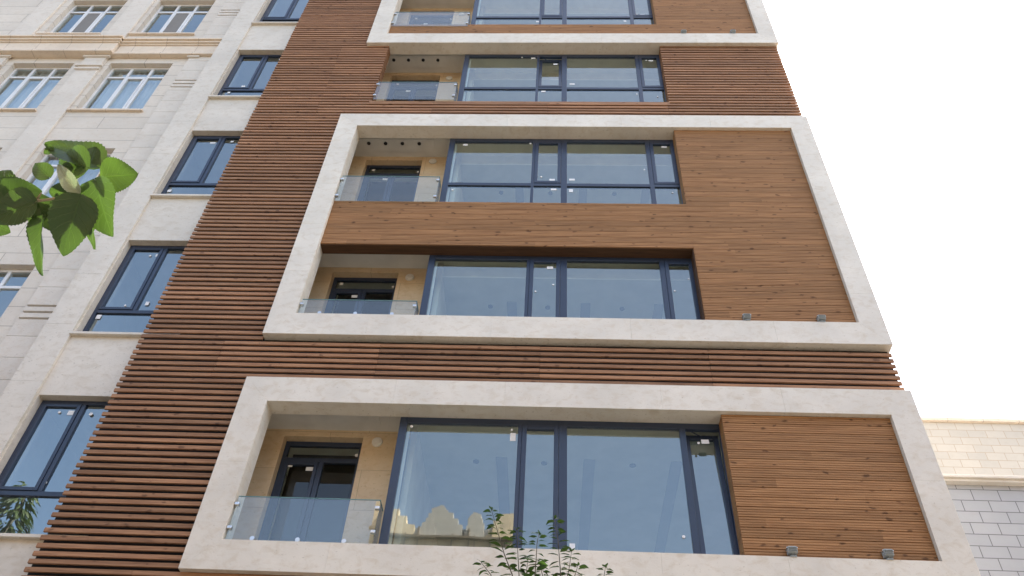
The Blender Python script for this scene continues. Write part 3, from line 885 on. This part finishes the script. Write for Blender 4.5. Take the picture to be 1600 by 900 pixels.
for pl, gm in (([(-2.2, 17.15), (-2.19, 18.25), (-1.75, 18.3), (-.75, 17.4), (-.74, 17.15)], 'opp'), ([(-.73, 17.15), (-.35, 17.8), (-.1, 18.35), (.2, 18.5), (.45, 18.2), (1.0, 17.5), (1.02, 17.15)], 'opp_pale'),
           ([(1.1, 17.15), (1.25, 18.0), (1.45, 18.25), (1.6, 18.2), (1.8, 17.6), (1.84, 17.15)], 'opp_pale'), ([(1.9, 17.15), (2.1, 17.75), (2.5, 18.25), (2.88, 18.3), (2.89, 17.15)], 'opp')):
    mb = MB(); mb.prism(list(reversed(steps(pl, 3))), -18.3, -18.0); mb.build('gable', M[gm], OP)
    xa, xb = pl[0][0], pl[-1][0]
    mb = MB(); mb.box(xa+.15, xa+.2, -18.0, -17.93, 16.5, 17.6); mb.box(xb-.35, xb-.31, -18.0, -17.93, 16.5, 17.3); mb.build('downpipe', M['opp_wing'], OP)
mb = MB(); mb.box(-2.25, 2.95, -18.02, -17.85, 17.1, 17.18); mb.build('string_course', M['opp_wing'], OP)
mb = MB()
mr.box(-2.1, 2.8, -24, -18.35, 16.4, 17.75)
mr.build('roof', M['opp_roof'], OP)
for x in (-1.55, 0, 1.7):
    for z in (3, 6.2, 9.4, 12.6, 15.1):
        w = MB(); w.box(x-.5, x+.5, -18.0, -17.94, z-.6, z+.6); w.build('window', M['white_pvc'], OP)

# ------------------------------------------------------------------ ground
def plate(name, x0, x1, y0, y1, z, m):
    mb = MB(); mb.quad((x0, y0, z), (x1, y0, z), (x1, y1, z), (x0, y1, z))
    return tag(mb.build(name, m), kind='structure')
plate('ground', -3000, 3000, -3000, 3000, -.02, M['earth'])
plate('road', -200, 200, -13.5, -6.2, 0.0, M['asphalt'])
tag(MB().box(-200, 200, -6.05, 30, -.4, .15).build('pavement', M['pave']), kind='structure')
tag(MB().box(-200, 200, -30, -13.65, -.4, .15).build('pavement', M['pave']), kind='structure')
tag(MB().box(-200, 200, -6.2, -6.052, -.4, .165).build('kerb', M['kerb'], None, .01), kind='structure')
tag(MB().box(-200, 200, -13.648, -13.5, -.4, .165).build('kerb', M['kerb'], None, .01), kind='structure')
mb = MB()
for k in range(-12, 13): mb.quad((k*6, -9.92, .004), (k*6+3, -9.92, .004), (k*6+3, -9.8, .004), (k*6, -9.8, .004))
tag(mb.build('road_marking', M['paint']), kind='structure')

# ------------------------------------------------------------------ camera
cam = bpy.data.cameras.new('camera'); co = bpy.data.objects.new('camera', cam); COL.objects.link(co)
R3 = Matrix((RIGHT, UP, -FWD)).transposed()
co.matrix_world = Matrix.Translation(CAM) @ R3.to_4x4()
cam.sensor_width = 36; cam.sensor_fit = 'HORIZONTAL'; cam.lens = 36*1312/1600
cam.clip_start = .05; cam.clip_end = 6000
S.camera = co

# ------------------------------------------------------------------ light
EL, AZ = math.radians(56), math.radians(68)      # sun from the right, a little behind the facade
w = bpy.data.worlds.new('World'); S.world = w; w.use_nodes = True
nt = w.node_tree; nt.nodes.clear(); n = N(nt)
sky = n('TexSky'); sky.sky_type = 'NISHITA'; sky.sun_disc = False
sky.sun_elevation = EL; sky.sun_rotation = AZ; sky.altitude = 800
sky.air_density = 1.0; sky.dust_density = 6.0; sky.ozone_density = 1.0
sky_tint = n.mix(1, sky.outputs[0], (1.0, .93, .82), 'MULTIPLY')     # sky colour warmed in place of a camera white balance
bg = n('Background', i_Color=sky_tint, i_Strength=.15)
wo = n('OutputWorld'); n.link(bg.outputs[0], wo.inputs[0])
sun = bpy.data.lights.new('sun', 'SUN'); sun.energy = 4.0; sun.angle = math.radians(.5); sun.color = (1, .95, .88)
so = bpy.data.objects.new('sun', sun); COL.objects.link(so)
dirv = Vector((math.sin(AZ)*math.cos(EL), math.cos(AZ)*math.cos(EL), math.sin(EL)))
so.rotation_euler = dirv.to_track_quat('Z', 'Y').to_euler(); so.location = (0, 0, 60)

S.view_settings.view_transform = 'Standard'; S.view_settings.look = 'None'
S.view_settings.exposure = 2.12; S.view_settings.gamma = 1
S.cycles.max_bounces = 8; S.cycles.transparent_max_bounces = 16; S.cycles.caustics_reflective = False; S.cycles.caustics_refractive = False
